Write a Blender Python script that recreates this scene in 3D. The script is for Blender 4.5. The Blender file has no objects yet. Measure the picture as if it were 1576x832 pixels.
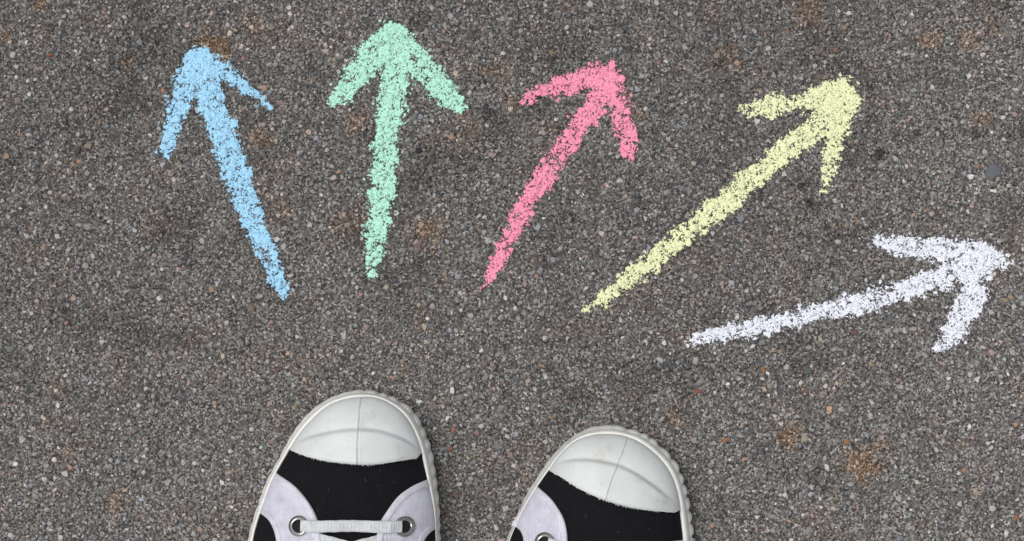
import bpy, math
import numpy as np

# ------------------------------------------------------------------ camera, sky, sun, exposure
scene = bpy.context.scene
TILT = math.radians(4.0); CAM_H = 1.30; FRAME_W = 0.583; RESX, RESY = 1576.0, 832.0
DIST = CAM_H / math.cos(TILT)
cam_d = bpy.data.cameras.new('camera'); cam = bpy.data.objects.new('camera', cam_d)
scene.collection.objects.link(cam); scene.camera = cam
CAM = np.array([0.0, -CAM_H * math.tan(TILT), CAM_H])
cam.location = CAM; cam.rotation_euler = (TILT, 0, 0)
cam_d.sensor_width = 36.0; cam_d.lens = 36.0 * DIST / FRAME_W
cam_d.clip_start = 0.05; cam_d.clip_end = 500
scene.render.resolution_x = 1024; scene.render.resolution_y = 541

SUN_EL, SUN_AZ = math.radians(72), math.radians(-75)      # azimuth from +Y towards +X
world = bpy.data.worlds.new('World'); scene.world = world; world.use_nodes = True
wn = world.node_tree; bg = wn.nodes['Background']
sky = wn.nodes.new('ShaderNodeTexSky'); sky.sky_type = 'NISHITA'; sky.sun_disc = False
sky.sun_elevation = SUN_EL; sky.sun_rotation = SUN_AZ; sky.dust_density = 4.0
hs = wn.nodes.new('ShaderNodeHueSaturation'); hs.inputs['Saturation'].default_value = 0.22   # overcast: the blue is veiled
wn.links.new(sky.outputs[0], hs.inputs['Color']); wn.links.new(hs.outputs[0], bg.inputs[0])
bg.inputs[1].default_value = 0.12
sun_d = bpy.data.lights.new('sun', 'SUN'); sun_d.energy = 1.3; sun_d.angle = math.radians(28); sun_d.color = (1, .96, .9)
sun = bpy.data.objects.new('sun', sun_d); scene.collection.objects.link(sun)
from mathutils import Vector
sdir = Vector((math.sin(SUN_AZ) * math.cos(SUN_EL), math.cos(SUN_AZ) * math.cos(SUN_EL), math.sin(SUN_EL)))
sun.rotation_euler = sdir.to_track_quat('Z', 'Y').to_euler(); sun.location = (-2, 3, 5)
scene.view_settings.view_transform = 'Standard'; scene.view_settings.look = 'None'
scene.view_settings.exposure = 0.12; scene.view_settings.gamma = 1.0

# ------------------------------------------------------------------ helpers
rng = np.random.default_rng(11)
COL = scene.collection
ct, st = math.cos(TILT), math.sin(TILT)

def unproj(px, py, z=0.0):
    """a point of the plan survey (photo units) -> metres on the level z"""
    px = np.asarray(px, float); py = np.asarray(py, float)
    k = FRAME_W / RESX / DIST
    a = (px - RESX / 2) * k; b = -(py - RESY / 2) * k
    dx = a; dy = b * ct + st; dz = b * st - ct
    t = (z - CAM[2]) / dz
    return np.stack([CAM[0] + dx * t, CAM[1] + dy * t], -1)

def lin(r, g, b):
    c = np.array([r, g, b], float) / 255.0
    return tuple(np.where(c <= .04045, c / 12.92, ((c + .055) / 1.055) ** 2.4))

def make_obj(name, V, F, mat, parent=None, smooth=False, colors=None):
    V = np.ascontiguousarray(V, np.float32)
    me = bpy.data.meshes.new(name)
    if isinstance(F, list):
        me.from_pydata(V.tolist(), [], [tuple(int(i) for i in f) for f in F])
    else:
        F = np.ascontiguousarray(F, np.int32); n, k = F.shape
        me.vertices.add(len(V)); me.vertices.foreach_set('co', V.ravel())
        me.loops.add(n * k); me.loops.foreach_set('vertex_index', F.ravel())
        me.polygons.add(n)
        me.polygons.foreach_set('loop_start', np.arange(0, n * k, k, dtype=np.int32))
        me.polygons.foreach_set('loop_total', np.full(n, k, np.int32))
    me.update(calc_edges=True); me.validate()
    if colors is not None:
        a = me.color_attributes.new('tint', 'FLOAT_COLOR', 'POINT')
        c4 = np.ones((len(V), 4), np.float32); c4[:, :3] = colors
        a.data.foreach_set('color', c4.ravel())
    me.polygons.foreach_set('use_smooth', np.full(len(me.polygons), bool(smooth)))
    me.materials.append(mat)
    o = bpy.data.objects.new(name, me); COL.objects.link(o)
    if parent: o.parent = parent
    return o

def empty(name, loc=(0, 0, 0)):
    o = bpy.data.objects.new(name, None); o.location = loc; COL.objects.link(o)
    o.empty_display_size = .02
    return o

def local(V, root):
    return np.asarray(V) - np.array(root.location)

def vnoise(x, y, scale, seed):
    """smooth value noise in 0..1, feature size = scale metres"""
    r = np.random.default_rng(seed); T = r.random((256, 256))
    u = np.asarray(x) / scale + 500.3; v = np.asarray(y) / scale + 500.7
    i = np.floor(u).astype(int); j = np.floor(v).astype(int)
    f = u - i; g = v - j; f = f * f * (3 - 2 * f); g = g * g * (3 - 2 * g)
    t = lambda a, b: T[a & 255, b & 255]
    return (t(i, j) * (1 - f) + t(i + 1, j) * f) * (1 - g) + (t(i, j + 1) * (1 - f) + t(i + 1, j + 1) * f) * g

# ------------------------------------------------------------------ materials
def new_mat(name, rough=.8, spec=.3):
    m = bpy.data.materials.new(name); m.use_nodes = True
    nt = m.node_tree; b = nt.nodes['Principled BSDF']
    b.inputs['Roughness'].default_value = rough; b.inputs['Specular IOR Level'].default_value = spec
    return m, nt, b

def node(nt, t, **kw):
    n = nt.nodes.new(t)
    for k, v in kw.items():
        if k in n.inputs: n.inputs[k].default_value = v
        else: setattr(n, k, v)
    return n

def ramp(nt, fac, stops):
    r = nt.nodes.new('ShaderNodeValToRGB'); e = r.color_ramp.elements
    while len(e) < len(stops): e.new(.5)
    for q, (p, c) in zip(e, stops):
        q.position = p; q.color = (*c, 1) if len(c) == 3 else c
    nt.links.new(fac, r.inputs[0]); return r

def mixc(nt, typ, fac, a, b):
    m = nt.nodes.new('ShaderNodeMix'); m.data_type = 'RGBA'; m.blend_type = typ
    for s, v in ((m.inputs[0], fac), (m.inputs[6], a), (m.inputs[7], b)):
        if isinstance(v, bpy.types.NodeSocket): nt.links.new(v, s)
        elif isinstance(v, (int, float)): s.default_value = v
        else: s.default_value = (*v, 1)
    return m.outputs[2]

def bump(nt, b, h, dist, strength=1.0):
    n = node(nt, 'ShaderNodeBump', Strength=strength, Distance=dist)
    nt.links.new(h, n.inputs['Height']); nt.links.new(n.outputs[0], b.inputs['Normal'])

def mat_binder():
    m, nt, b = new_mat('asphalt_binder', .85, .25); L = nt.links
    co = node(nt, 'ShaderNodeTexCoord').outputs['Object']
    v = node(nt, 'ShaderNodeTexVoronoi', Scale=950.0); L.new(co, v.inputs['Vector'])
    v2 = node(nt, 'ShaderNodeTexVoronoi', Scale=420.0); L.new(co, v2.inputs['Vector'])
    n = node(nt, 'ShaderNodeTexNoise', Scale=700.0, Detail=3.0); L.new(co, n.inputs['Vector'])
    sep = node(nt, 'ShaderNodeSeparateColor'); L.new(v.outputs['Color'], sep.inputs[0])
    c1 = ramp(nt, sep.outputs[0], [(0, (.035, .034, .033)), (.45, (.105, .100, .096)), (.8, (.19, .183, .175)), (1, (.40, .39, .375))])
    tint = node(nt, 'ShaderNodeAttribute', attribute_name='tint')
    c2 = mixc(nt, 'MULTIPLY', 1.0, c1.outputs[0], tint.outputs['Color'])
    c3 = mixc(nt, 'MULTIPLY', .6, c2, ramp(nt, n.outputs['Fac'], [(.3, (.35, .35, .35)), (.7, (1.35, 1.33, 1.3))]).outputs[0])
    L.new(c3, b.inputs['Base Color'])
    ad = node(nt, 'ShaderNodeMath', operation='ADD'); L.new(v.outputs['Distance'], ad.inputs[0]); L.new(v2.outputs['Distance'], ad.inputs[1])
    bump(nt, b, ad.outputs[0], -.0008)
    return m

def mat_stone(name, per_object):
    m, nt, b = new_mat(name, .75, .35); L = nt.links
    co = node(nt, 'ShaderNodeTexCoord').outputs['Object']
    n = node(nt, 'ShaderNodeTexNoise', Scale=1400.0, Detail=2.0); L.new(co, n.inputs['Vector'])
    if per_object:
        src = node(nt, 'ShaderNodeObjectInfo').outputs['Color']
    else:
        src = node(nt, 'ShaderNodeAttribute', attribute_name='tint').outputs['Color']
    c = mixc(nt, 'MULTIPLY', .75, src, ramp(nt, n.outputs['Fac'], [(.32, (.45, .44, .43)), (.68, (1.4, 1.4, 1.4))]).outputs[0])
    L.new(c, b.inputs['Base Color'])
    bump(nt, b, n.outputs['Fac'], .0004)
    return m

def mat_chalk(name, col):
    m, nt, b = new_mat('chalk_' + name, 1.0, .05); L = nt.links
    co = node(nt, 'ShaderNodeTexCoord').outputs['Object']
    n = node(nt, 'ShaderNodeTexNoise', Scale=1250.0, Detail=3.0); L.new(co, n.inputs['Vector'])
    dark = tuple(x * .60 + .02 for x in col)
    r = ramp(nt, n.outputs['Fac'], [(.36, dark), (.49, col), (.75, tuple(min(.92, x * 1.06 + .01) for x in col))])
    L.new(r.outputs[0], b.inputs['Base Color'])
    bump(nt, b, n.outputs['Fac'], .0003)
    return m

def mat_rubber(name, tone):
    m, nt, b = new_mat(name, .42, .4); L = nt.links
    co = node(nt, 'ShaderNodeTexCoord').outputs['Object']
    n = node(nt, 'ShaderNodeTexNoise', Scale=55.0, Detail=5.0, Roughness=.65); L.new(co, n.inputs['Vector'])
    n2 = node(nt, 'ShaderNodeTexNoise', Scale=420.0, Detail=3.0); L.new(co, n2.inputs['Vector'])
    base = ramp(nt, n.outputs['Fac'], [(.28, (.56, .54, .48)), (.42, (.68, .68, .655)), (.7, (.735, .74, .725))])
    smu = ramp(nt, n2.outputs['Fac'], [(.25, tuple(.86 * t for t in tone)), (.33, tone)])
    L.new(mixc(nt, 'MULTIPLY', 1.0, base.outputs[0], smu.outputs[0]), b.inputs['Base Color'])
    L.new(ramp(nt, n.outputs['Fac'], [(.3, (.6, .6, .6)), (.7, (.36, .36, .36))]).outputs[0], b.inputs['Roughness'])
    b.inputs['Subsurface Weight'].default_value = .08; b.inputs['Subsurface Radius'].default_value = (.002, .0016, .0012)
    bump(nt, b, n2.outputs['Fac'], .00012)
    return m

def mat_cloth(name, col, col2, period=.00085, depth=.00025, fuzz=.15):
    m, nt, b = new_mat(name, .95, .12); L = nt.links
    co = node(nt, 'ShaderNodeTexCoord').outputs['Object']
    k = 1.0 / period / 3.1416 / .1 * .1
    wx = node(nt, 'ShaderNodeTexWave', bands_direction='X', Scale=k, Distortion=1.5, Detail=1.0); L.new(co, wx.inputs['Vector'])
    wy = node(nt, 'ShaderNodeTexWave', bands_direction='Y', Scale=k * 1.15, Distortion=1.5, Detail=1.0); L.new(co, wy.inputs['Vector'])
    mx = node(nt, 'ShaderNodeMath', operation='MAXIMUM'); L.new(wx.outputs['Fac'], mx.inputs[0]); L.new(wy.outputs['Fac'], mx.inputs[1])
    n = node(nt, 'ShaderNodeTexNoise', Scale=160.0, Detail=4.0); L.new(co, n.inputs['Vector'])
    c = ramp(nt, mx.outputs[0], [(.3, col2), (.95, col)])
    L.new(mixc(nt, 'MULTIPLY', .8, c.outputs[0], ramp(nt, n.outputs['Fac'], [(.3, (.82, .81, .80)), (.6, (1.05, 1.05, 1.05))]).outputs[0]), b.inputs['Base Color'])
    b.inputs['Sheen Weight'].default_value = fuzz; b.inputs['Sheen Roughness'].default_value = .6
    bump(nt, b, mx.outputs[0], depth)
    return m

def mat_plain(name, col, rough=.8, metallic=0.0, spec=.3):
    m, nt, b = new_mat(name, rough, spec)
    b.inputs['Metallic'].default_value = metallic
    co = node(nt, 'ShaderNodeTexCoord').outputs['Object']
    n = node(nt, 'ShaderNodeTexNoise', Scale=300.0, Detail=3.0); nt.links.new(co, n.inputs['Vector'])
    r = ramp(nt, n.outputs['Fac'], [(.3, tuple(.85 * x for x in col)), (.7, tuple(min(1, 1.08 * x) for x in col))])
    nt.links.new(r.outputs[0], b.inputs['Base Color'])
    return m

M_BINDER = mat_binder(); M_STONE = mat_stone('aggregate_stone', False); M_STONE1 = mat_stone('loose_stone', True)
M_RUBBER = mat_rubber('white_rubber', (1.12, 1.12, 1.095)); M_CAP = mat_rubber('toe_cap_rubber', (.875, .91, .935))
M_BLACK = mat_cloth('black_canvas', (.0135, .0135, .0165), (.0045, .0045, .0055), .0011, .0004, .0)
M_WHITE = mat_cloth('white_canvas', (.68, .68, .79), (.56, .56, .67), .0008, .00025, .1)
M_TAPE = mat_cloth('white_tape', (.66, .66, .735), (.52, .52, .60), .0011, .00015, .1)
M_LACE = mat_cloth('white_lace', (.77, .795, .82), (.66, .69, .72), .0009, .0004, .2)
M_THREAD = mat_plain('white_thread', (.55, .56, .58), .9)
M_LINT = mat_plain('lint_fibre', (.16, .16, .17), .95)
M_STEEL = mat_plain('eyelet_steel', (.42, .41, .39), .16, 1.0)
M_HOLE_SHADE = mat_plain('eyelet_hole_shade', (.012, .012, .014), .9)  # near-black: shade of the eyelet opening put into the colour
M_LINING = mat_plain('lining_canvas', (.55, .53, .48), .95)

# ------------------------------------------------------------------ the asphalt: one sheet, its aggregate and its stones
def base_z(x, y):
    return (vnoise(x, y, .02, 3) - .5) * .0010 + (vnoise(x, y, .006, 4) - .5) * .0008

RUST = [(325, 65, 22, .9), (345, 82, 14, .7), (388, 40, 18, .4), (1430, 62, 16, .7), (1330, 712, 26, .8), (1212, 672, 20, .7), (660, 355, 26, .55),
        (540, 345, 24, .5), (548, 185, 20, .55), (60, 8, 9, .8), (197, 95, 10, .9), (8, 53, 10, .6), (560, 195, 14, .4), (720, 205, 26, .35),
        (785, 155, 14, .5), (845, 200, 11, .6), (765, 110, 22, .35), (985, 172, 12, .6), (400, 210, 18, .6), (425, 318, 22, .4), (1245, 15, 22, .5),
        (1118, 90, 22, .35), (1100, 20, 18, .3), (1350, 690, 16, .5), (1490, 60, 20, .4), (640, 75, 16, .4), (230, 345, 20, .25), (1065, 520, 18, .3),
        (180, 770, 20, .35), (90, 600, 20, .3), (1530, 40, 16, .5), (1510, 180, 14, .5), (1040, 640, 16, .4), (300, 520, 18, .25)]
DARK = [(1355, 237, 12, .8), (750, 175, 15, .7), (872, 335, 9, .7), (1243, 312, 10, .9), (1238, 282, 8, .8), (1345, 212, 9, .5), (1110, 98, 12, .5), (1290, 95, 10, .5), (330, 40, 10, .4), (1505, 205, 9, .5), (570, 30, 9, .4), (1075, 250, 8, .4), (880, 60, 9, .4), (255, 100, 9, .5), (1208, 720, 16, .4), (1260, 740, 18, .35),
        (20, 90, 12, .4), (1410, 210, 10, .5), (975, 770, 10, .4), (1120, 130, 16, .4), (655, 30, 16, .4), (1485, 475, 10, .3), (100, 190, 12, .35)]

def stain_masks(x, y):
    r = np.zeros_like(x); d = np.zeros_like(x)
    wob = .25 + .8 * vnoise(x, y, .0045, 21) + .55 * vnoise(x, y, .0016, 26)
    for L, A in ((RUST, r), (DARK, d)):
        for px, py, rad, s in L:
            c = unproj(px, py); rr = rad * FRAME_W / RESX
            q = np.hypot(x - c[0], y - c[1]) / rr
            A[:] = np.maximum(A, s * np.clip(1.45 * wob - q, 0, 1))
    amb = np.clip((vnoise(x, y, .018, 22) * .5 + vnoise(x, y, .006, 23) * .5 - .66) * 2.0, 0, .16)
    amb2 = np.clip((vnoise(x, y, .05, 24) * .5 + vnoise(x, y, .015, 25) * .5 - .62) * 2.5, 0, .30)
    return np.maximum(r, amb), np.maximum(d, amb2)

def stain_and_tone(cols, x, y):
    r, d = stain_masks(x, y); lum = cols.mean(1, keepdims=True)
    rust = lum * np.array([[1.55, .88, .42]])
    r = r * .72; c = cols * (1 - r[:, None]) + rust * r[:, None]
    broad_tone = .80 + .32 * vnoise(x, y, .2, 1977) + .14 * vnoise(x, y, .045, 52)       # broad tone gradient set into the colour, seed chosen: darker upper left, paler bottom
    return c * (1 - .80 * d[:, None]) * broad_tone[:, None]

def axis(lo, hi, step, far, grow=1.12):
    a = list(np.arange(lo, hi + step * .5, step)); s = step
    while a[-1] < far: s *= grow; a.append(a[-1] + s)
    s = step; b = [a[0]]
    while b[-1] > -far: s *= grow; b.append(b[-1] - s)
    return np.array(b[:0:-1] + a)

gx = axis(-.34, .34, .0014, 60); gy = axis(-.22, .20, .0014, 60)
X, Y = np.meshgrid(gx, gy); xf, yf = X.ravel(), Y.ravel()
near = (np.abs(xf) < .6) & (np.abs(yf) < .5)
zf = np.where(near, base_z(xf, yf), 0)
jx = np.where(near, (rng.random(len(xf)) - .5) * .0007, 0); jy = np.where(near, (rng.random(len(xf)) - .5) * .0007, 0)
zf = zf + np.where(near, (rng.random(len(xf)) - .5) * .0005, 0)
nx, ny = len(gx), len(gy)
I = (np.arange(ny - 1)[:, None] * nx + np.arange(nx - 1)[None, :]).ravel()
Fg = np.stack([I, I + 1, I + nx + 1, I + nx], 1)
tint = stain_and_tone(np.ones((len(xf), 3)), xf, yf)
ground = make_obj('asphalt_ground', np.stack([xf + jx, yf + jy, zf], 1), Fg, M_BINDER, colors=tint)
ground['kind'] = 'structure'; ground['label'] = 'dark grey-brown weathered asphalt with fine mixed aggregate'

# stones ------------------------------------------------------------
AX, AY0, AY1, RES = .40, -.27, .25, .00025
W, Hh = int(2 * AX / RES), int((AY1 - AY0) / RES)
occ = np.zeros((Hh, W), bool)

def stamp(x, y, r, f=.9):
    i0, i1 = int((y - r - AY0) / RES), int((y + r - AY0) / RES) + 1
    j0, j1 = int((x - r + AX) / RES), int((x + r + AX) / RES) + 1
    i0, j0 = max(i0, 0), max(j0, 0)
    s = occ[i0:i1, j0:j1]
    yy, xx = np.ogrid[i0:i0 + s.shape[0], j0:j0 + s.shape[1]]
    s |= ((xx * RES - AX - x) ** 2 + (yy * RES + AY0 - y) ** 2) < (f * r) ** 2

def free(x, y, r):
    i, j = int((y - AY0) / RES), int((x + AX) / RES); k = max(1, int(r * .75 / RES))
    return not occ[max(i - k, 0):i + k + 1:2, max(j - k, 0):j + k + 1:2].any()

PAL = np.array([(.13, .125, .12), (.17, .165, .16), (.10, .098, .096), (.21, .20, .19), (.075, .073, .072), (.15, .135, .12), (.12, .125, .135),
                (.14, .15, .165), (.19, .165, .135), (.16, .105, .082), (.20, .12, .075), (.26, .25, .24), (.40, .39, .375), (.13, .095, .09), (.055, .055, .06), (.24, .17, .14)])
PW = np.array([14, 12, 13, 9, 12, 8, 8, 7, 5, 5, 2.4, 5, 1.6, 5, 8, 2.6]); PW = PW / PW.sum()
PWB = np.array([9, 9, 8, 9, 5, 7, 8, 7, 6, 5, 5, 7, 6, 4, 5, 5.]); PWB = PWB / PWB.sum()

def pick(n, w):
    c = PAL[rng.choice(len(PAL), n, p=w)]; g = c.mean(1, keepdims=True); c = g + (c - g) * (.45 + .55 * rng.random((n, 1)))
    return np.minimum(c * (.74 + .52 * rng.random((n, 1))) * 1.78 * np.array([[.99, .985, 1.015]]) * (1 + .09 * (rng.random((n, 3)) - .5)), .52)

# notable stones of the picture: place, radius (photo units), colour
O_, R_, Wt, Sl, Tn, Pk, Dk = (.36, .17, .08), (.26, .11, .08), (.62, .61, .58), (.15, .16, .185), (.36, .28, .19), (.46, .29, .23), (.035, .036, .042)
NOTE = [(1174, 568, 5.5, O_), (1116, 677, 5.5, O_), (1302, 680, 4.5, O_), (1075, 602, 6.5, R_), (1529, 265, 13, Sl), (1315, 512, 6.5, (.20, .12, .11)), (693, 690, 6, (.34, .16, .13)), (697, 661, 5, (.34, .17, .13)),
        (694, 211, 6.5, Pk), (645, 233, 5, Dk), (1475, 455, 6, Tn), (1555, 457, 5.5, Tn), (1547, 461, 4, Tn), (1196, 508, 6, (.30, .30, .24)), (826, 216, 6, (.24, .25, .29)), (877, 337, 5, (.48, .48, .48)),
        (1370, 491, 7, Sl), (1393, 487, 5, (.34, .33, .31)), (1192, 640, 5, Wt), (1527, 783, 5.5, Wt), (1549, 821, 5.5, Wt), (1383, 768, 5, (.44, .43, .42)), (1399, 767, 3.5, Wt), (1564, 796, 5, (.34, .15, .10)),
        (77, 84, 4, (.34, .11, .07)), (37, 51, 2.6, (.75, .75, .74)), (1183, 594, 4, (.40, .35, .28)), (1271, 594, 4.5, (.62, .6, .56)), (1241, 600, 5, (.20, .14, .11)), (1237, 624, 5, (.26, .19, .15)), (1294, 630, 6, (.42, .42, .41)),
        (1243, 571, 7, (.17, .18, .19)), (1145, 706, 5, Pk), (452, 627, 4.5, Tn), (425, 570, 4, R_), (1424, 458, 4.5, (.45, .42, .38)), (1427, 345, 5, Tn), (1508, 368, 6, (.22, .22, .225)), (135, 350, 6, (.36, .36, .36)),
        (160, 350, 4.5, (.40, .40, .40)), (640, 372, 4.5, (.38, .38, .42)), (652, 358, 4, Pk), (985, 100, 4.5, Pk), (848, 80, 4.5, (.46, .33, .22)), (927, 85, 6, (.2, .2, .205)), (1290, 372, 5, Wt), (1515, 175, 5, (.40, .38, .35)),
        (1190, 170, 4, Wt), (1465, 120, 5, (.30, .29, .28)), (685, 40, 4.5, (.40, .38, .35)), (210, 30, 4, (.30, .28, .26)), (505, 35, 6, (.34, .33, .32)), (955, 705, 4, Wt), (150, 730, 4.5, (.50, .49, .47)), (85, 735, 4, Wt),
        (235, 610, 4.5, (.44, .43, .41)), (700, 760, 4.5, (.30, .14, .10)), (735, 640, 4, (.44, .42, .40)), (590, 520, 3.8, (.50, .48, .46)), (330, 620, 4.5, (.40, .31, .22)), (1430, 600, 4.5, (.46, .45, .43)), (1340, 560, 4.5, Tn)]
mmpx = FRAME_W / RESX
big = []
for px, py, rp, c in NOTE:
    p = unproj(px, py); big.append((p[0], p[1], rp * mmpx, c)); stamp(p[0], p[1], rp * mmpx)
tries = 0
while len(big) < 300 and tries < 6000:
    tries += 1
    px, py = rng.random() * 1560 + 8, rng.random() * 816 + 8
    if (390 < px < 675 and py > 610 + (px - 540) ** 2 / 160) or (790 < px < 1065 and py > 665 + (px - 925) ** 2 / 160): continue
    p = unproj(px, py); r = (3.6 + 2.6 * rng.random() ** 2) * mmpx
    if not free(p[0], p[1], r): continue
    stamp(p[0], p[1], r); big.append((p[0], p[1], r, tuple(pick(1, PWB)[0] * 1.15)))

def pebble_mesh(k):
    r = np.random.default_rng(100 + k); n = 7 + k % 3; V = []
    ph = np.arange(n) * 2 * np.pi / n + (r.random(n) - .5) * .6
    rad = 1 + (r.random(n) - .5) * .62
    for sc, z in ((.95, -.5), (1.0, .0), (.74, .30), ):
        for a, q in zip(ph, rad): V.append((math.cos(a) * q * sc, math.sin(a) * q * sc * (.62 + .3 * ((k * 7) % 5) / 4), z + (r.random() - .5) * .16))
    V.append((0.05, .03, .38)); F = []
    for l in range(2):
        for i in range(n): j = (i + 1) % n; F.append((l * n + i, l * n + j, (l + 1) * n + j, (l + 1) * n + i))
    for i in range(n): F.append((2 * n + i, 2 * n + (i + 1) % n, 3 * n))
    o = make_obj('stone', V, F, M_STONE1); me = o.data; bpy.data.objects.remove(o); return me

PEB = [pebble_mesh(k) for k in range(12)]
bx = np.array([b[0] for b in big]); by = np.array([b[1] for b in big]); brd = np.array([b[2] for b in big]); bz = base_z(bx, by)
bcol = stain_and_tone(np.array([b[3] for b in big]), bx, by)
for i in range(len(big)):
    o = bpy.data.objects.new('stone', PEB[i % 12]); COL.objects.link(o); o.parent = ground
    o.location = (bx[i], by[i], bz[i] + .0001); o.rotation_euler = ((rng.random() - .5) * .3, (rng.random() - .5) * .3, rng.random() * 6.28)
    o.scale = (brd[i], brd[i] * (.8 + .4 * rng.random()), brd[i] * .9); o.color = (*np.clip(bcol[i], 0, 1), 1)

# medium aggregate by dart throwing, fine aggregate on a jittered lattice
med = []
for rmm, n in ((2.0, 2200), (1.55, 7000), (1.1, 15000), (.8, 20000)):
    c = 0
    PX = (rng.random(n) * 2 - 1) * (AX - .004); PY = rng.random(n) * (AY1 - AY0 - .008) + AY0 + .004; PR = rmm * 1e-3 * (.85 + .35 * rng.random(n))
    for x, y, r in zip(PX, PY, PR):
        if free(x, y, r): stamp(x, y, r); med.append((x, y, r))
med = np.array(med)
sx, sy = np.meshgrid(np.arange(-.345, .345, .00094), np.arange(-.215, .20, .00094))
sx = sx.ravel() + (rng.random(sx.size) - .5) * .0009; sy = sy.ravel() + (rng.random(sy.size) - .5) * .0009
ok = ~occ[np.clip(((sy - AY0) / RES).astype(int), 0, Hh - 1), np.clip(((sx + AX) / RES).astype(int), 0, W - 1)]
ok &= rng.random(len(sx)) < .86
sx, sy = sx[ok], sy[ok]; sr = .00026 + .00038 * rng.random(len(sx)) ** 1.3
print('stones', len(big), len(med), len(sx))

def stones_mesh(x, y, r, hgt, k, ring2, cols):
    n = len(x); z0 = base_z(x, y)
    a = rng.random((n, 1)) * 6.28 + np.arange(k)[None] * 2 * np.pi / k + (rng.random((n, k)) - .5) * .7
    q = r[:, None] * (.66 + .62 * rng.random((n, k)))
    rot = rng.random((n, 1)) * 6.28; sq = .52 + .48 * rng.random((n, 1))
    def ring(s, z):
        u, v = np.cos(a) * q * s, np.sin(a) * q * s * sq
        return np.stack([x[:, None] + u * np.cos(rot) - v * np.sin(rot), y[:, None] + u * np.sin(rot) + v * np.cos(rot), z], -1)
    rings = [ring(1.0, (z0 - .35 * r)[:, None] * np.ones((1, k)))]
    if ring2: rings.append(ring(.80, (z0 + hgt * .78)[:, None] + (rng.random((n, k)) - .5) * .35 * hgt[:, None]))
    top = np.stack([x + (rng.random(n) - .5) * r * .4, y + (rng.random(n) - .5) * r * .4, z0 + hgt], -1)[:, None]
    V = np.concatenate(rings + [top], 1); m = V.shape[1]; T = []
    for i in range(k):
        j = (i + 1) % k
        if ring2: T += [(i, j, k + j), (i, k + j, k + i)]
        b = k if ring2 else 0
        T.append((b + i, b + j, m - 1))
    F = (np.arange(n)[:, None, None] * m + np.array(T)[None]).reshape(-1, 3)
    return V.reshape(-1, 3), F, np.repeat(cols, m, 0)

mh = med[:, 2] * (.22 + .62 * rng.random(len(med))); sh = sr * (.1 + 1.3 * rng.random(len(sr)))
mc = stain_and_tone(pick(len(med), PW), med[:, 0], med[:, 1]); sand = np.array([[.36, .345, .325]]) * (.7 + .5 * rng.random((len(sx), 1)))
dusty = np.clip(.16 + .5 * (vnoise(sx, sy, .13, 41) * .5 + vnoise(sx, sy, .03, 42) * .5 - .35), 0, .5)      # sand washed into the texture in drifts
sc_ = stain_and_tone(np.where(rng.random((len(sx), 1)) < dusty[:, None], sand, pick(len(sx), PW) * .88), sx, sy)
# a few bright grains of quartz
gl = rng.random(len(sx)) < .016; sc_[gl] = .42 + .3 * rng.random((gl.sum(), 1)) * np.array([[1, 1, .98]])
V1, F1, C1 = stones_mesh(med[:, 0], med[:, 1], med[:, 2], mh, 6, True, mc)
V2, F2, C2 = stones_mesh(sx, sy, sr, sh, 5, False, sc_)
agg = make_obj('aggregate', np.concatenate([V1, V2]), np.concatenate([F1, F2 + len(V1)]), M_STONE, ground, colors=np.concatenate([C1, C2]))
agg['kind'] = 'stuff'

# height raster of the rough surface, used to lay the chalk on the high points
CR = .00027; HX0, HX1, HY0, HY1 = -.225, .300, -.060, .158
hx = np.arange(HX0, HX1, CR); hy = np.arange(HY0, HY1, CR); HXX, HYY = np.meshgrid(hx, hy)
hz = base_z(HXX, HYY) - .0001
def stamp_h(xs, ys, rs, hs_):
    zs = base_z(xs, ys)
    m = (xs > HX0 + .004) & (xs < HX1 - .004) & (ys > HY0 + .004) & (ys < HY1 - .004)
    for x, y, r, h, z in zip(xs[m], ys[m], rs[m], hs_[m], zs[m]):
        i0, i1 = int((y - r - HY0) / CR), int((y + r - HY0) / CR) + 2
        j0, j1 = int((x - r - HX0) / CR), int((x + r - HX0) / CR) + 2
        s = hz[i0:i1, j0:j1]
        q = ((hx[None, j0:j1] - x) ** 2 + (hy[i0:i1, None] - y) ** 2) / (r * r)
        np.maximum(s, np.where(q < 1.1, z + h * (1 - q * q * .8), -1), out=s)
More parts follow.
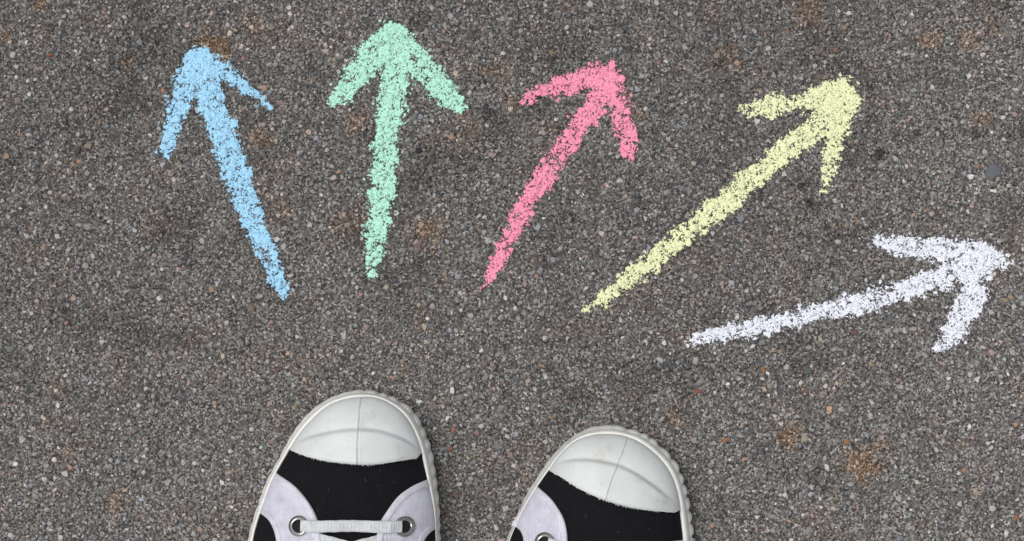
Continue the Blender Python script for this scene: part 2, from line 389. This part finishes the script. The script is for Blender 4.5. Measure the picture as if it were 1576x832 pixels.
# ------------------------------------------------------------------ chalk arrows
# each stroke: centre line with widths, in photo units
ARROWS = [
 ('sky blue chalk arrow leaning left, first from the left, on asphalt', 'blue', lin(162, 212, 246),
  [(306, 95, 50), (318, 130, 50), (338, 190, 44), (352, 230, 44), (365, 270, 42), (380, 310, 40), (393, 345, 36), (416, 400, 30), (430, 436, 22), (437, 453, 13)],
  [[(312, 88, 34), (297, 98, 40), (283, 140, 40), (274, 168, 36), (266, 194, 31), (259, 222, 26), (254, 238, 14)],
   [(302, 86, 30), (318, 92, 36), (340, 106, 30), (355, 119, 24), (385, 140, 21), (402, 154, 17), (414, 165, 9)]]),
 ('mint green chalk arrow pointing straight up between the blue and pink arrows', 'green', lin(178, 230, 211),
  [(602, 52, 40), (606, 80, 54), (606, 110, 52), (605, 140, 47), (597, 188, 42), (593, 228, 42), (590, 270, 40), (587, 310, 38), (579, 366, 32), (575, 400, 27), (573, 418, 20)],
  [[(600, 48, 30), (594, 62, 44), (570, 90, 48), (550, 118, 42), (530, 142, 34), (512, 158, 16)],
   [(606, 54, 36), (622, 72, 44), (645, 97, 46), (672, 127, 43), (695, 152, 38), (704, 163, 26)]]),
 ('rose pink chalk arrow leaning right, in the middle of the five', 'pink', lin(250, 150, 178),
  [(932, 112, 36), (930, 140, 42), (908, 171, 38), (884, 205, 36), (862, 238, 34), (840, 270, 33), (815, 305, 30), (795, 341, 28), (783, 369, 24), (765, 405, 23), (752, 426, 17), (746, 435, 8)],
  [[(940, 104, 22), (928, 112, 36), (913, 116, 38), (886, 128, 33), (855, 134, 28), (826, 143, 20), (803, 157, 9)],
   [(926, 104, 26), (939, 122, 40), (951, 149, 35), (956, 176, 33), (963, 202, 33), (968, 224, 28), (970, 241, 14)]]),
 ('pale yellow chalk arrow running diagonally up to the right', 'yellow', lin(230, 235, 188),
  [(1300, 148, 50), (1282, 171, 54), (1254, 198, 44), (1216, 226, 41), (1181, 257, 39), (1145, 282, 38), (1120, 309, 38), (1090, 330, 38), (1058, 355, 37), (1028, 382, 34), (994, 410, 32), (955, 437, 27), (926, 460, 22), (900, 477, 9)],
  [[(1308, 156, 34), (1284, 146, 50), (1261, 150, 38), (1241, 154, 27), (1216, 160, 26), (1188, 162, 34), (1160, 168, 28), (1144, 165, 14)],
   [(1295, 128, 22), (1297, 148, 52), (1295, 168, 46), (1290, 193, 36), (1287, 214, 29), (1281, 241, 26), (1275, 269, 22), (1269, 293, 12)]]),
 ('white chalk arrow pointing right, lowest and nearest the right edge', 'white', lin(228, 232, 250),
  [(1512, 398, 40), (1492, 408, 46), (1459, 423, 38), (1421, 436, 36), (1383, 449, 35), (1345, 460, 35), (1304, 471, 34), (1263, 480, 31), (1223, 489, 29), (1182, 499, 29), (1142, 509, 28), (1107, 514, 23), (1077, 520, 20), (1053, 526, 8)],
  [[(1538, 402, 28), (1512, 395, 46), (1476, 389, 42), (1441, 385, 37), (1408, 382, 34), (1376, 377, 27), (1352, 370, 18)],
   [(1518, 392, 40), (1508, 411, 46), (1500, 436, 40), (1496, 461, 38), (1483, 486, 44), (1469, 510, 40), (1453, 527, 24), (1438, 534, 8)]]),
]

def stroke_depth(pts, XX, YY):
    """signed depth inside a stroke of varying width (metres, >0 inside)"""
    best = np.full(XX.shape, -1.0)
    P = [(*unproj(a, b), w * mmpx / 2) for a, b, w in pts]
    for (x0, y0, w0), (x1, y1, w1) in zip(P[:-1], P[1:]):
        dx, dy = x1 - x0, y1 - y0; l2 = dx * dx + dy * dy
        t = np.clip(((XX - x0) * dx + (YY - y0) * dy) / l2, 0, 1)
        best = np.maximum(best, w0 + (w1 - w0) * t - np.hypot(XX - x0 - t * dx, YY - y0 - t * dy))
    return best

stamp_h(bx, by, brd, brd * .36); stamp_h(med[:, 0], med[:, 1], med[:, 2], mh); stamp_h(sx, sy, sr, sh)
def box(a, k):
    for ax in (0, 1):
        c = np.cumsum(np.pad(a, [(k + 1, k) if i == ax else (0, 0) for i in (0, 1)], mode='edge'), ax)
        a = (c[2 * k + 1:] - c[:-2 * k - 1]) / (2 * k + 1) if ax == 0 else (c[:, 2 * k + 1:] - c[:, :-2 * k - 1]) / (2 * k + 1)
    return a
rel = box(hz, 1) - box(box(hz, 12), 12)
def dil(a):
    p = np.pad(a, 1, mode='edge')
    return np.max([p[i:i + a.shape[0], j:j + a.shape[1]] for i in range(3) for j in range(3)], 0)
ztop = box(dil(hz), 1)
rel = rel / rel.std() * .55 + (vnoise(HXX, HYY, .0006, 35) - .5) * 2.0 + (rng.random(hz.shape) - .5) * .8
order = np.sort(rel.ravel()[::7])
rank = np.searchsorted(order, rel) / len(order)                 # 0 = deepest pit, 1 = highest grain
ragged = (vnoise(HXX, HYY, .0012, 31) - .5) * .0026 + (vnoise(HXX, HYY, .0042, 32) - .5) * .0034
patchy = vnoise(HXX, HYY, .0042, 33) * .6 + vnoise(HXX, HYY, .011, 34) * .4
fleck = rng.random(hz.shape)

def chalk_part(name, mask, mat, root):
    ii, jj = np.nonzero(mask)
    idx = -np.ones((mask.shape[0] + 1, mask.shape[1] + 1), int)
    for a in (0, 1):
        for b in (0, 1): idx[ii + a, jj + b] = 0
    vi, vj = np.nonzero(idx == 0); idx[vi, vj] = np.arange(len(vi))
    mp = np.pad(mask, 1)
    full = mp[vi, vj] & mp[vi + 1, vj] & mp[vi, vj + 1] & mp[vi + 1, vj + 1]   # all four cells round the vertex chalked
    ci, cj = np.clip(vi, 0, mask.shape[0] - 1), np.clip(vj, 0, mask.shape[1] - 1)
    z = ztop[ci, cj] + np.where(full, .00013, .00003)
    jit = lambda: (rng.random(len(vi)) - .5) * CR * .75
    V = np.stack([HX0 + vj * CR - CR / 2 + jit(), HY0 + vi * CR - CR / 2 + jit(), z], 1)
    F = np.stack([idx[ii, jj], idx[ii, jj + 1], idx[ii + 1, jj + 1], idx[ii + 1, jj]], 1)
    return make_obj(name, local(V, root), F, mat, root, smooth=True)

for label, cname, col, shaft, heads in ARROWS:
    allp = shaft + heads[0] + heads[1]
    p = np.array([unproj(a, b) for a, b, w in allp]); c0 = p.mean(0)
    root = empty('chalk_arrow', (c0[0], c0[1], 0)); root['label'] = label; root['category'] = 'arrow'; root['group'] = 'chalk arrows drawn on the asphalt'
    ds = stroke_depth([(a, b, w * (.9 if cname == 'yellow' else 1)) for a, b, w in shaft], HXX, HYY); d1 = stroke_depth(heads[0], HXX, HYY); d2 = stroke_depth(heads[1], HXX, HYY)
    dm = np.maximum(np.maximum(ds, d1), d2)
    over = (ds > .001).astype(float) + (d1 > .001) + (d2 > .001)
    e = dm + ragged
    cover = np.clip(.30 + e / .0026, 0, 1) * (.86 + .09 * np.clip(over - 1, 0, 1)) - .30 * np.clip((patchy - .57) * 4, 0, 1) * (over < 2)
    cover = np.where(e > 0, np.maximum(cover, .2), np.where(e > -.0024, .24 * (1 + e / .0024) ** 2, 0))
    m = (rank > 1 - cover) & (fleck > .02)
    head = np.maximum(d1, d2) >= ds
    mat = mat_chalk(cname, tuple(min(.9, x) for x in col))
    chalk_part('shaft', m & ~head, mat, root)
    chalk_part('head_stroke', m & head & (d1 >= d2), mat, root)
    chalk_part('head_stroke', m & head & (d2 > d1), mat, root)

# ------------------------------------------------------------------ canvas shoes
def catmull(P, n, closed=False):
    P = np.asarray(P, float)
    if closed: Q = np.concatenate([P[-1:], P, P[:2]])
    else: Q = np.concatenate([2 * P[:1] - P[1:2], P, 2 * P[-1:] - P[-2:-1]])
    out = []
    for i in range(1, len(Q) - 2):
        t = np.linspace(0, 1, 24, endpoint=False)[:, None]; a, b, c, d = Q[i - 1], Q[i], Q[i + 1], Q[i + 2]
        out.append(.5 * (2 * b + (c - a) * t + (2 * a - 5 * b + 4 * c - d) * t ** 2 + (3 * b - a - 3 * c + d) * t ** 3))
    out = np.concatenate(out + ([] if closed else [Q[-2:-1]]))
    if closed: out = np.concatenate([out, out[:1]])
    s = np.concatenate([[0], np.cumsum(np.linalg.norm(np.diff(out, axis=0), axis=1))])
    q = np.linspace(0, s[-1], n + 1)[:-1] if closed else np.linspace(0, s[-1], n)
    return np.stack([np.interp(q, s, out[:, k]) for k in range(out.shape[1])], 1)

def poly_dist(P, C, closed):
    """distance of points P (n,2) to polyline C"""
    A = C; B = np.roll(C, -1, 0) if closed else C[1:]
    if not closed: A = C[:-1]
    d = np.full(len(P), 9.0)
    for a, b in zip(A, B):
        ab = b - a; t = np.clip(((P - a) @ ab) / (ab @ ab + 1e-12), 0, 1)
        d = np.minimum(d, np.hypot(*(P - a - t[:, None] * ab).T))
    return d

def inside(P, C):
    r = np.zeros(len(P), bool); x, y = P[:, 0], P[:, 1]
    for a, b in zip(C, np.roll(C, -1, 0)):
        c = ((a[1] > y) != (b[1] > y)) & (x < (b[0] - a[0]) * (y - a[1]) / (b[1] - a[1] + 1e-15) + a[0]); r ^= c
    return r

def grid_faces(n, m):
    I = (np.arange(n - 1)[:, None] * m + np.arange(m - 1)[None]).ravel()
    return np.stack([I, I + 1, I + m + 1, I + m], 1)

def offset_curve(C, d):
    T = np.gradient(C, axis=0); T /= np.linalg.norm(T, axis=1, keepdims=True) + 1e-12
    return C + np.stack([-T[:, 1], T[:, 0]], 1) * d

def build_shoe(S):
    zf = lambda pts, ox, oy, k: [(ox + a / k, oy + b / k) for a, b in pts]
    root_p = unproj(*S['centre'], 0); root = empty('canvas_shoe', (root_p[0], root_p[1], .0006))
    root['label'] = S['label']; root['category'] = 'shoe'; root['group'] = 'pair of black and white canvas shoes'
    GZ = .0006
    up0 = lambda pts, z: unproj(np.array([p[0] for p in pts]), np.array([p[1] for p in pts]), z)
    outer = catmull(up0(S['outer'], .008), 720, True); inner = catmull(up0(S['inner'], .027), 720, True)
    # start both loops at their rearmost point along the shoe axis
    toe = up0([S['toe']], .01)[0]; heel = up0([S['heel']], .01)[0]
    axd = (toe - heel) / np.linalg.norm(toe - heel); nrm = np.array([-axd[1], axd[0]])
    def start(C): return np.roll(C, -int(np.argmin(C @ axd)), 0)
    outer, inner = start(outer), start(inner)
    cut = inner[::6]
    Z0 = .0255
    def H(P):
        P = np.atleast_2d(P); s = (toe - P) @ axd
        d = poly_dist(P, cut, True) * np.where(inside(P, cut), 1, -1)
        h = np.interp(s, [0, .03, .06, .09, .12, .15, .18, .21, .29], [.021, .023, .027, .034, .042, .053, .060, .052, .050])
        D = np.interp(s, [0, .06, .10, .15, .20, .29], [.046, .046, .044, .038, .024, .018])
        t = np.clip(d / D, 0, 1)
        return Z0 + h * (1 - (1 - t) ** 2.3) ** .62 + np.where(d < 0, d * .4, 0)
    def up(pts, off=.002):
        a = np.array([p[0] for p in pts], float); b = np.array([p[1] for p in pts], float); z = np.full(len(a), .045)
        for _ in range(7): p = unproj(a, b, z); z = H(p) + off
        return p
    def patch(name, A, B, off, mat, parent, nt=30, skirt=.002, wofs=None):
        """sheet lofted between plan curves A and B, laid on the last with its own thickness"""
        t = np.linspace(0, 1, nt)[None, :, None]
        P = A[:, None] * (1 - t) + B[:, None] * t; n, m = P.shape[:2]; p = P.reshape(-1, 2)
        z = (H(p) + (off(p) if callable(off) else off)).reshape(n, m)
        P3 = np.concatenate([P, z[..., None]], -1)
        lo = P3.copy(); lo[..., 2] -= skirt
        P3 = np.concatenate([lo[:1], P3, lo[-1:]], 0); e0 = P3[:, :1].copy(); e1 = P3[:, -1:].copy()
        e0[1:-1, :, 2] -= skirt; e1[1:-1, :, 2] -= skirt
        P3 = np.concatenate([e0, P3, e1], 1)
        return make_obj(name, local(P3.reshape(-1, 3), root), grid_faces(*P3.shape[:2]), mat, parent, smooth=True)
    def strip(name, C, w, off, bulge, mat, parent):
        n = len(C); k = 9; P3 = []
        for u in np.linspace(0, 1, k):
            q = offset_curve(C, w * u); P3.append(np.concatenate([q, (H(q) + off + bulge * (1 - (2 * u - 1) ** 4) - (.0014 if u in (0, 1) else 0))[:, None]], 1))
        return make_obj(name, local(np.stack(P3, 1).reshape(-1, 3), root), grid_faces(n, k), mat, parent, smooth=True)
    def ribbon(name, pts, width, thick, offs, mat, parent, n=170):
        C = catmull(pts, n); o = np.interp(np.linspace(0, 1, n), np.linspace(0, 1, len(offs)), offs)
        T = np.gradient(C, axis=0); T /= np.linalg.norm(T, axis=1, keepdims=True); N = np.stack([-T[:, 1], T[:, 0]], 1)
        k = 26; V = []
        zc = H(C) + o; sl = np.linspace(0, np.linalg.norm(np.diff(C, axis=0), axis=1).sum(), n)
        for a in np.arange(k) * 2 * np.pi / k:
            wv = 1 + .06 * np.sin(sl / .0011 + a) * (vnoise(sl, sl * 0., .004, 8) - .2)
            br = .00016 * np.sin(2 * np.pi * (sl / .0021 + .9 * abs(math.cos(a)))) * abs(math.sin(a))      # braided chevrons
            cu = math.copysign(abs(math.cos(a)) ** .55, math.cos(a)); su = math.copysign(abs(math.sin(a)) ** .7, math.sin(a))
            V.append(np.concatenate([C + N * (width / 2 * cu * wv)[:, None], (zc + (thick / 2 + br) * su + .35 * (H(C + N * (width / 2 * cu)) - H(C)))[:, None]], 1))
        V = np.stack(V + V[:1], 1)
        return make_obj(name, local(V.reshape(-1, 3), root), grid_faces(n, k + 1), mat, parent, smooth=True)

    # ---- sole wall of moulded rubber, ribbed round the toe
    s_arc = np.concatenate([[0], np.cumsum(np.linalg.norm(np.diff(outer, axis=0), axis=1))])
    front = np.clip(((outer - heel) @ axd / .29 - .45) * 6, 0, 1)
    N = np.stack([np.gradient(outer, axis=0)[:, 1], -np.gradient(outer, axis=0)[:, 0]], 1); N /= np.linalg.norm(N, axis=1, keepdims=True)
    if ((outer + N * .001 - outer.mean(0)) ** 2).sum() < ((outer - N * .001 - outer.mean(0)) ** 2).sum(): N = -N
    wob = vnoise(s_arc, s_arc * 0, .011, 77) * .9
    rib = np.abs(np.sin(s_arc / .0078 * np.pi + wob * 2.5)) ** .6
    side = np.clip((((toe - outer) @ nrm) + .012) / .03, .25, 1)      # ribs stand out on the inner curve, worn on the other
    rib = (rib - .75) * .0019 * front * side
    rings = []
    for z, bl, ra in ((.0, .80, 0), (.0012, .95, .2), (.004, 1.0, .6), (.009, 1.0, 1), (.0135, .93, 1.), (.0165, .80, .9), (.0185, .66, .5), (.0192, .56, 0), (.0200, .53, 0), (.0212, .55, 0), (.024, .46, 0), (.0268, .30, 0), (.0282, .14, 0), (.0282, .0, 0), (.0245, -.25, 0)):
        rings.append(np.concatenate([inner * (1 - bl) + outer * bl + N * (rib * ra)[:, None], np.full((720, 1), z + GZ)], 1))
    R = np.stack(rings, 0); R = np.concatenate([R, R[:, :1]], 1)
    Vs = R.reshape(-1, 3); F = [tuple(f) for f in grid_faces(*R.shape[:2])]
    bc = len(Vs); Vs = np.concatenate([Vs, [[*outer.mean(0), GZ]]]); F += [(i + 1, i, bc) for i in range(720)]
    sole = make_obj('sole', local(Vs, root), F, M_RUBBER, root, smooth=True)

    # ---- black canvas body: sections across the shoe, open at the collar
    ns, nb = 130, 64; ss = np.linspace(.004, .284, ns); rows = []
    rel_s = (toe - inner) @ axd; rel_n = (inner - toe) @ nrm
    cap_c = catmull(up(S['cap_edge']), 90)
    for s in ss:
        k = np.nonzero((rel_s[:-1] - s) * (rel_s[1:] - s) <= 0)[0]
        if len(k) < 2: k = [0, 1]
        a, b = rel_n[k].min(), rel_n[k].max()
        q = np.sin(np.linspace(-1, 1, nb) * np.pi / 2)
        rows.append(toe - axd * s + nrm[None] * ((a + b) / 2 + q * (b - a) / 2)[:, None])
    P = np.stack(rows); p = P.reshape(-1, 2)
    collar = toe - np.outer([.172, .185, .215, .25, .272, .278, .272, .25, .215, .185], axd) + np.outer(np.array([.0, .017, .024, .024, .015, 0, -.015, -.024, -.024, -.017]) + S['heel_shift'], nrm)
    collar = catmull(collar, 120, True)
    V = np.concatenate([p, H(p)[:, None]], 1); F = grid_faces(ns, nb)
    keep = ~inside(p[F].mean(1), collar)
    make_obj('canvas_body', local(V, root), F[keep], M_BLACK, root, smooth=True)
    # lining, insole, collar binding
    cz = H(collar); K = np.stack([np.concatenate([collar, (cz + .0005)[:, None]], 1), np.concatenate([collar + (collar - collar.mean(0)) * .06, np.full((120, 1), .022)], 1)], 0)
    K = np.concatenate([K, K[:, :1]], 1)
    make_obj('lining', local(K.reshape(-1, 3), root), grid_faces(2, 121), M_LINING, root, smooth=True)
    ins = np.concatenate([collar * 1.0 + (collar - collar.mean(0)) * .12, np.full((120, 1), .0215)], 1)
    make_obj('insole', local(np.concatenate([ins, [[*collar.mean(0), .021]]]), root), [(i, (i + 1) % 120, 120) for i in range(120)], M_LINING, root)
    tb = []
    for a in np.arange(8) * np.pi / 4:
        tb.append(np.concatenate([collar + (collar - collar.mean(0)) / np.linalg.norm(collar - collar.mean(0), axis=1, keepdims=True) * .003 * math.cos(a), (cz + .003 * math.sin(a))[:, None]], 1))
    tb = np.stack(tb + tb[:1], 1); tb = np.concatenate([tb, tb[:1]], 0)
    make_obj('collar_binding', local(tb.reshape(-1, 3), root), grid_faces(121, 9), M_TAPE, root, smooth=True)
    tw = np.linspace(-1, 1, 15); tg = []
    for s, w, dz in ((.135, .021, .0012), (.15, .023, .002), (.17, .025, .006), (.182, .025, .010), (.192, .022, .015), (.197, .014, .0175)):
        q = toe - axd * s + nrm[None] * (tw * w + S['heel_shift'] * .5)[:, None]; hq = H(toe - axd * min(s, .17) + nrm[None] * (tw * w)[:, None])
        hq = hq if s < .16 else hq[7] + .45 * (hq - hq[7])
        tg.append(np.concatenate([q, (hq + dz)[:, None]], 1))
    make_obj('tongue', local(np.stack(tg).reshape(-1, 3), root), grid_faces(6, 15), M_BLACK, root, smooth=True)

    # ---- rubber toe cap: pressed seam down the middle, arched crease, rear panel
    c0, c1 = cap_c[0], cap_c[-1]
    i0 = int(np.argmin(((inner - c0) ** 2).sum(1))); i1 = int(np.argmin(((inner - c1) ** 2).sum(1)))
    a, b = min(i0, i1), max(i0, i1); arc = inner[a:b + 1]
    if np.linalg.norm(arc[0] - c0) > np.linalg.norm(arc[-1] - c0): arc = arc[::-1]
    arc = catmull(arc[::4], 200); capB = catmull(cap_c[::3], 200)
    seam = catmull(up(S['seam']), 40); crease = catmull(up(S['crease']), 70)
    creg = np.concatenate([crease, capB[::-8]])
    def cap_off(p):
        ds = poly_dist(p, seam, False); dc = poly_dist(p, crease, False); sgn = inside(p, creg)
        de = poly_dist(p, capB[::6], False)
        s = np.where(sgn, dc, -dc)
        step = 1 / (1 + np.exp(-np.clip(s / .00045, -30, 30)))
        fade = np.clip(np.minimum(np.hypot(*(p - crease[0]).T), np.hypot(*(p - crease[-1]).T)) / .012, .15, 1)
        o = .0036 + .0016 * step * fade - .0019 * fade * np.exp(np.minimum(s, 0) / .0035) * (1 - step)
        o -= .0017 * np.exp(-(ds / .00036) ** 2); o += .0002 * np.exp(-((ds - .0009) / .0005) ** 2)
        o -= .0011 * np.exp(-(de / .0011) ** 2)
        return o
    cap = patch('toe_cap', arc, capB, cap_off, M_CAP, root, nt=150, skirt=.0022)
    # frayed white stitches where the cap meets the canvas
    V, F = [], []
    C = catmull(cap_c[::3], 400); T = np.gradient(C, axis=0); T /= np.linalg.norm(T, axis=1, keepdims=True)
    Nn = np.stack([-T[:, 1], T[:, 0]], 1)
    if (Nn[200] @ axd) > 0: Nn = -Nn
    r2 = np.random.default_rng(S['seed'])
    for i in range(8, 392, 3):
        dens = .95 if S['fray'](i / 400) else .3
        if r2.random() > dens: continue
        st_ = C[i] - Nn[i] * .0003 + T[i] * (r2.random() - .5) * .0006; ln = .0005 + r2.random() * .0011; dr = Nn[i] * (.25 + .6 * r2.random()) + T[i] * (.5 + .6 * r2.random()); dr /= np.linalg.norm(dr)
        en = st_ + dr * ln; sd = np.array([-dr[1], dr[0]]) * (.00010 + .00008 * r2.random())
        q = np.stack([st_ - sd, st_ + sd, en + sd, en - sd]); z = H(q) + .0007
        b0 = len(V); V += [(*w, zz) for w, zz in zip(q, z + .0004)] + [(*w, zz) for w, zz in zip(q, z - .0006)]
        F += [tuple(b0 + j for j in f) for f in ((0, 1, 2, 3), (0, 4, 5, 1), (1, 5, 6, 2), (2, 6, 7, 3), (3, 7, 4, 0))]
    make_obj('stitching', local(np.array(V), root), F, M_THREAD, cap)

    # lint caught on the black canvas
    V, F = [], []
    for i in range(9):
        c = up([S['lint'][0] + (np.array(S['lint'][1]) - S['lint'][0]) * r2.random(2)])[0]; a = r2.random() * 6.28; bend = (r2.random() - .5) * 2.5; ln = .0008 + .0024 * r2.random() ** 2
        pts = [c]
        for j in range(4): pts.append(pts[-1] + ln / 4 * np.array([math.cos(a), math.sin(a)])); a += bend / 4
        pts = np.array(pts); z = H(pts) + .0003; w = np.array([[.00006, .00003]]); b0 = len(V)
        for p_, zz in zip(pts, z): V += [(*(p_ - w[0]), zz), (*(p_ + w[0]), zz), (*p_, zz + .0001)]
        for j in range(4):
            for u, v in ((0, 1), (1, 2), (2, 0)): F.append((b0 + 3 * j + u, b0 + 3 * j + v, b0 + 3 * j + 3 + v, b0 + 3 * j + 3 + u))
    lo_ = make_obj('lint', local(np.array(V), root), F, M_THREAD, root); lo_.data.materials[0] = M_LINT; lo_['kind'] = 'stuff'

    # ---- white eyestays with bound edges, eyelets, laces
    eyes = []
    for E in S['eyestays']:
        A = catmull(up(E['inner']), 120); B = catmull(up(E['outer']), 120)
        es = patch('eyestay', A, B, .0021, M_WHITE, root, nt=34, skirt=.0024)
        sgn = 1 if ((offset_curve(A, .002)[60] - B[60]) ** 2).sum() < ((offset_curve(A, -.002)[60] - B[60]) ** 2).sum() else -1
        w = .0042 * sgn; a2 = A[1:-1]
        strip('binding', offset_curve(a2, -.0004 * sgn), w, .0024, .0007, M_TAPE, es)
        strip('edge_trim', offset_curve(B[1:-1], .0006 * sgn), -.0034 * sgn, .0023, .0006, M_TAPE, es)
        row = []
        for pt in E['eyelets']:
            c = up([pt], .003)[0]; hz_ = H(c[None])[0] + .0028; prof = [(.0029, -.002), (.0030, .0003), (.0035, .0010), (.0043, .0012), (.0051, .0008), (.0056, .0), (.0057, -.001)]
            # tilt the ring with the surface under it
            g = np.array([(H((c + d)[None])[0] - H((c - d)[None])[0]) / .006 for d in (np.array([.003, 0]), np.array([0, .003]))])
            k = 40; V = []
            for r_, z_ in prof:
                an = np.arange(k) * 2 * np.pi / k; q = np.stack([np.cos(an), np.sin(an)], 1) * r_
                V.append(np.concatenate([c + q, (hz_ + z_ + q @ g * .9)[:, None]], 1))
            V = np.stack(V); V = np.concatenate([V, V[:, :1]], 1)
            ey = make_obj('eyelet', local(V.reshape(-1, 3), root), grid_faces(len(prof), k + 1), M_STEEL, es, smooth=True)
            an = np.arange(24) * 2 * np.pi / 24; q = np.stack([np.cos(an), np.sin(an)], 1) * .0031
            Vd = np.concatenate([np.concatenate([c + q, (hz_ - .0002 + q @ g * .9)[:, None]], 1), [[*c, hz_ - .0002]]])
            make_obj('eyelet_hole_shade', local(Vd, root), [(i, (i + 1) % 24, 24) for i in range(24)], M_HOLE_SHADE, es)  # dark disc closing the ring, its colour stands for shade in the hole
            row.append(c)
        eyes.append(row)
    if len(eyes) == 2:
        Lr, Rr = eyes
        d = (Rr[0] - Lr[0]) / np.linalg.norm(Rr[0] - Lr[0]); wd = np.array([-d[1], d[0]])
        ribbon('lace', [Lr[0] + d * .0012, Lr[0] + d * .012, (Lr[0] + Rr[0]) / 2 + wd * .0004, Rr[0] - d * .012, Rr[0] - d * .0012],   .0064, .0036, [.0030, .0056, .0048, .0040, .0034, .0034, .0040, .0048, .0052, .0028], M_LACE, root)
        for i in range(len(Lr) - 1):
            for (a, b, o) in ((Lr[i], Rr[i + 1], .0), (Rr[i], Lr[i + 1], .0016)):
                e = (b - a) / np.linalg.norm(b - a); back = -axd * .0025
                ribbon('lace', [a + e * .004 + back, a + e * .014 + back * .8, (a + b) / 2, b - e * .012, b - e * .0015],   .0060, .0024, [.0008, .0010, .0014 + o, .0016 + o, .0034, .0058, .0030], M_LACE, root)
    return root

# --- plan surveys of the two shoes (photo units; the part behind the picture's lower edge is carried on to the heel)
z1 = lambda L: [(370 + a / 3.303, 580 + b / 3.303) for a, b in L]
z2 = lambda L: [(770 + a / 4.334, 640 + b / 4.334) for a, b in L]
REAR_R = [(679, 880), (676, 940), (662, 1020), (648, 1100), (643, 1200), (642, 1290), (628, 1355), (590, 1388), (535, 1398), (480, 1388), (442, 1355), (424, 1290), (414, 1200), (404, 1100), (388, 1000), (378, 920), (379, 870)]
IREAR = lambda P: [(535 + (a - 535) * .972, 1100 + (b - 1100) * .985) for a, b in P]
left = dict(label='left canvas shoe, black with white toe cap, lace tied across two eyelets', centre=(535, 1000), toe=(557, 603), heel=(532, 1396), heel_shift=0.0, seed=5, lint=np.array([(470., 718.), (610., 790.)]),
    outer=z1([(40, 832), (62, 740), (95, 640), (130, 540), (205, 400), (270, 280), (350, 180), (450, 110), (540, 76), (625, 66), (720, 82), (810, 120), (878, 172), (918, 235), (950, 310), (973, 380), (988, 470), (1000, 560), (1011, 680), (1015, 832)]) + REAR_R,
    inner=z1([(62, 832), (84, 740), (118, 640), (158, 530), (215, 425), (275, 325), (340, 240), (435, 152), (525, 113), (618, 100), (705, 108), (790, 152), (850, 212), (895, 295), (920, 370), (942, 470), (962, 560), (985, 680), (995, 832)]) + IREAR(REAR_R),
    cap_edge=z1([(258, 374), (340, 404), (450, 430), (600, 446), (700, 444), (800, 428), (915, 410)]),
    crease=z1([(268, 345), (360, 305), (480, 278), (600, 268), (700, 275), (800, 305), (870, 342), (915, 385)]),
    seam=z1([(622, 80), (612, 150), (604, 240), (599, 340), (598, 445)]),
    fray=lambda t: .10 < t < .68,
    eyestays=[dict(inner=z1([(172, 484), (262, 548), (325, 615), (370, 685), (394, 750), (408, 840), (412, 960), (410, 1150), (405, 1340)]),
                   outer=z1([(82, 680), (118, 700), (148, 728), (170, 770), (184, 820), (192, 880), (205, 980), (212, 1150), (215, 1340)]),
                   eyelets=z1([(295, 757), (302, 970), (304, 1160)])),
              dict(inner=z1([(960, 520), (872, 560), (802, 612), (745, 688), (708, 752), (692, 840), (688, 960), (690, 1150), (694, 1340)]),
                   outer=z1([(996, 765), (968, 782), (945, 806), (930, 832), (920, 870), (912, 920), (900, 1010), (892, 1150), (888, 1340)]),
                   eyelets=z1([(835, 760), (812, 970), (806, 1160)]))])
ang = math.radians(7.0)
def tr(P, dx=0):      # left shoe's hidden rear, turned and moved onto the right shoe
    out = []
    for a, b in P:
        u, v = a - 540, b - 780
        out.append((924 + dx + u * math.cos(ang) - v * math.sin(ang), 832 + u * math.sin(ang) + v * math.cos(ang)))
    return out
rear2 = tr([(681, 840), (681, 890), (676, 940)] + REAR_R[2:-2] + [(380, 930), (384, 860)])
right = dict(label='right canvas shoe, black with white toe cap, turned slightly outward', centre=(890, 1050), toe=(953, 656), heel=(845, 1440), heel_shift=0.0, seed=9, lint=np.array([(870., 760.), (1010., 850.)]),
    outer=z2([(40, 832), (88, 715), (130, 618), (168, 535), (230, 432), (298, 330), (345, 268), (420, 188), (500, 126), (600, 76), (700, 62), (780, 64), (850, 84), (925, 104), (1005, 146), (1100, 228), (1178, 322), (1222, 430), (1250, 540), (1268, 640), (1280, 740), (1287, 832)]) + rear2,
    inner=z2([(62, 832), (110, 715), (155, 620), (200, 540), (262, 445), (325, 355), (372, 288), (445, 205), (530, 150), (640, 122), (755, 120), (860, 142), (955, 190), (1050, 268), (1118, 352), (1165, 450), (1190, 550), (1204, 650), (1214, 740), (1222, 832)]) + [(890 + (a - 890) * .966, 1100 + (b - 1100) * .985) for a, b in rear2],
    cap_edge=z2([(332, 368), (420, 416), (520, 482), (620, 532), (720, 570), (850, 606), (980, 628), (1180, 645)]),
    crease=z2([(352, 330), (440, 302), (560, 292), (680, 305), (800, 335), (920, 395), (1040, 480), (1120, 545), (1165, 590)]),
    seam=z2([(866, 120), (840, 190), (790, 320), (745, 430), (705, 560)]),
    fray=lambda t: .08 < t < .25 or .4 < t < .85,
    eyestays=[dict(inner=z2([(240, 470), (330, 550), (382, 620), (417, 682), (436, 750), (444, 832), (440, 960), (415, 1200), (385, 1450)]),
                   outer=z2([(72, 728), (112, 738), (140, 764), (156, 800), (162, 840), (166, 900), (165, 1000), (150, 1200), (125, 1450)]),
                   eyelets=z2([(297, 845), (280, 1120), (255, 1370)])),
              dict(inner=z2([(1222, 830), (1080, 850), (980, 890), (900, 955), (845, 1030), (815, 1100), (795, 1200), (775, 1320), (755, 1500)]),
                   outer=z2([(1225, 1080), (1180, 1095), (1140, 1120), (1110, 1150), (1090, 1190), (1070, 1240), (1050, 1300), (1030, 1400), (1010, 1500)]),
                   eyelets=z2([(985, 1060), (930, 1250), (905, 1400)]))])
build_shoe(left); build_shoe(right)
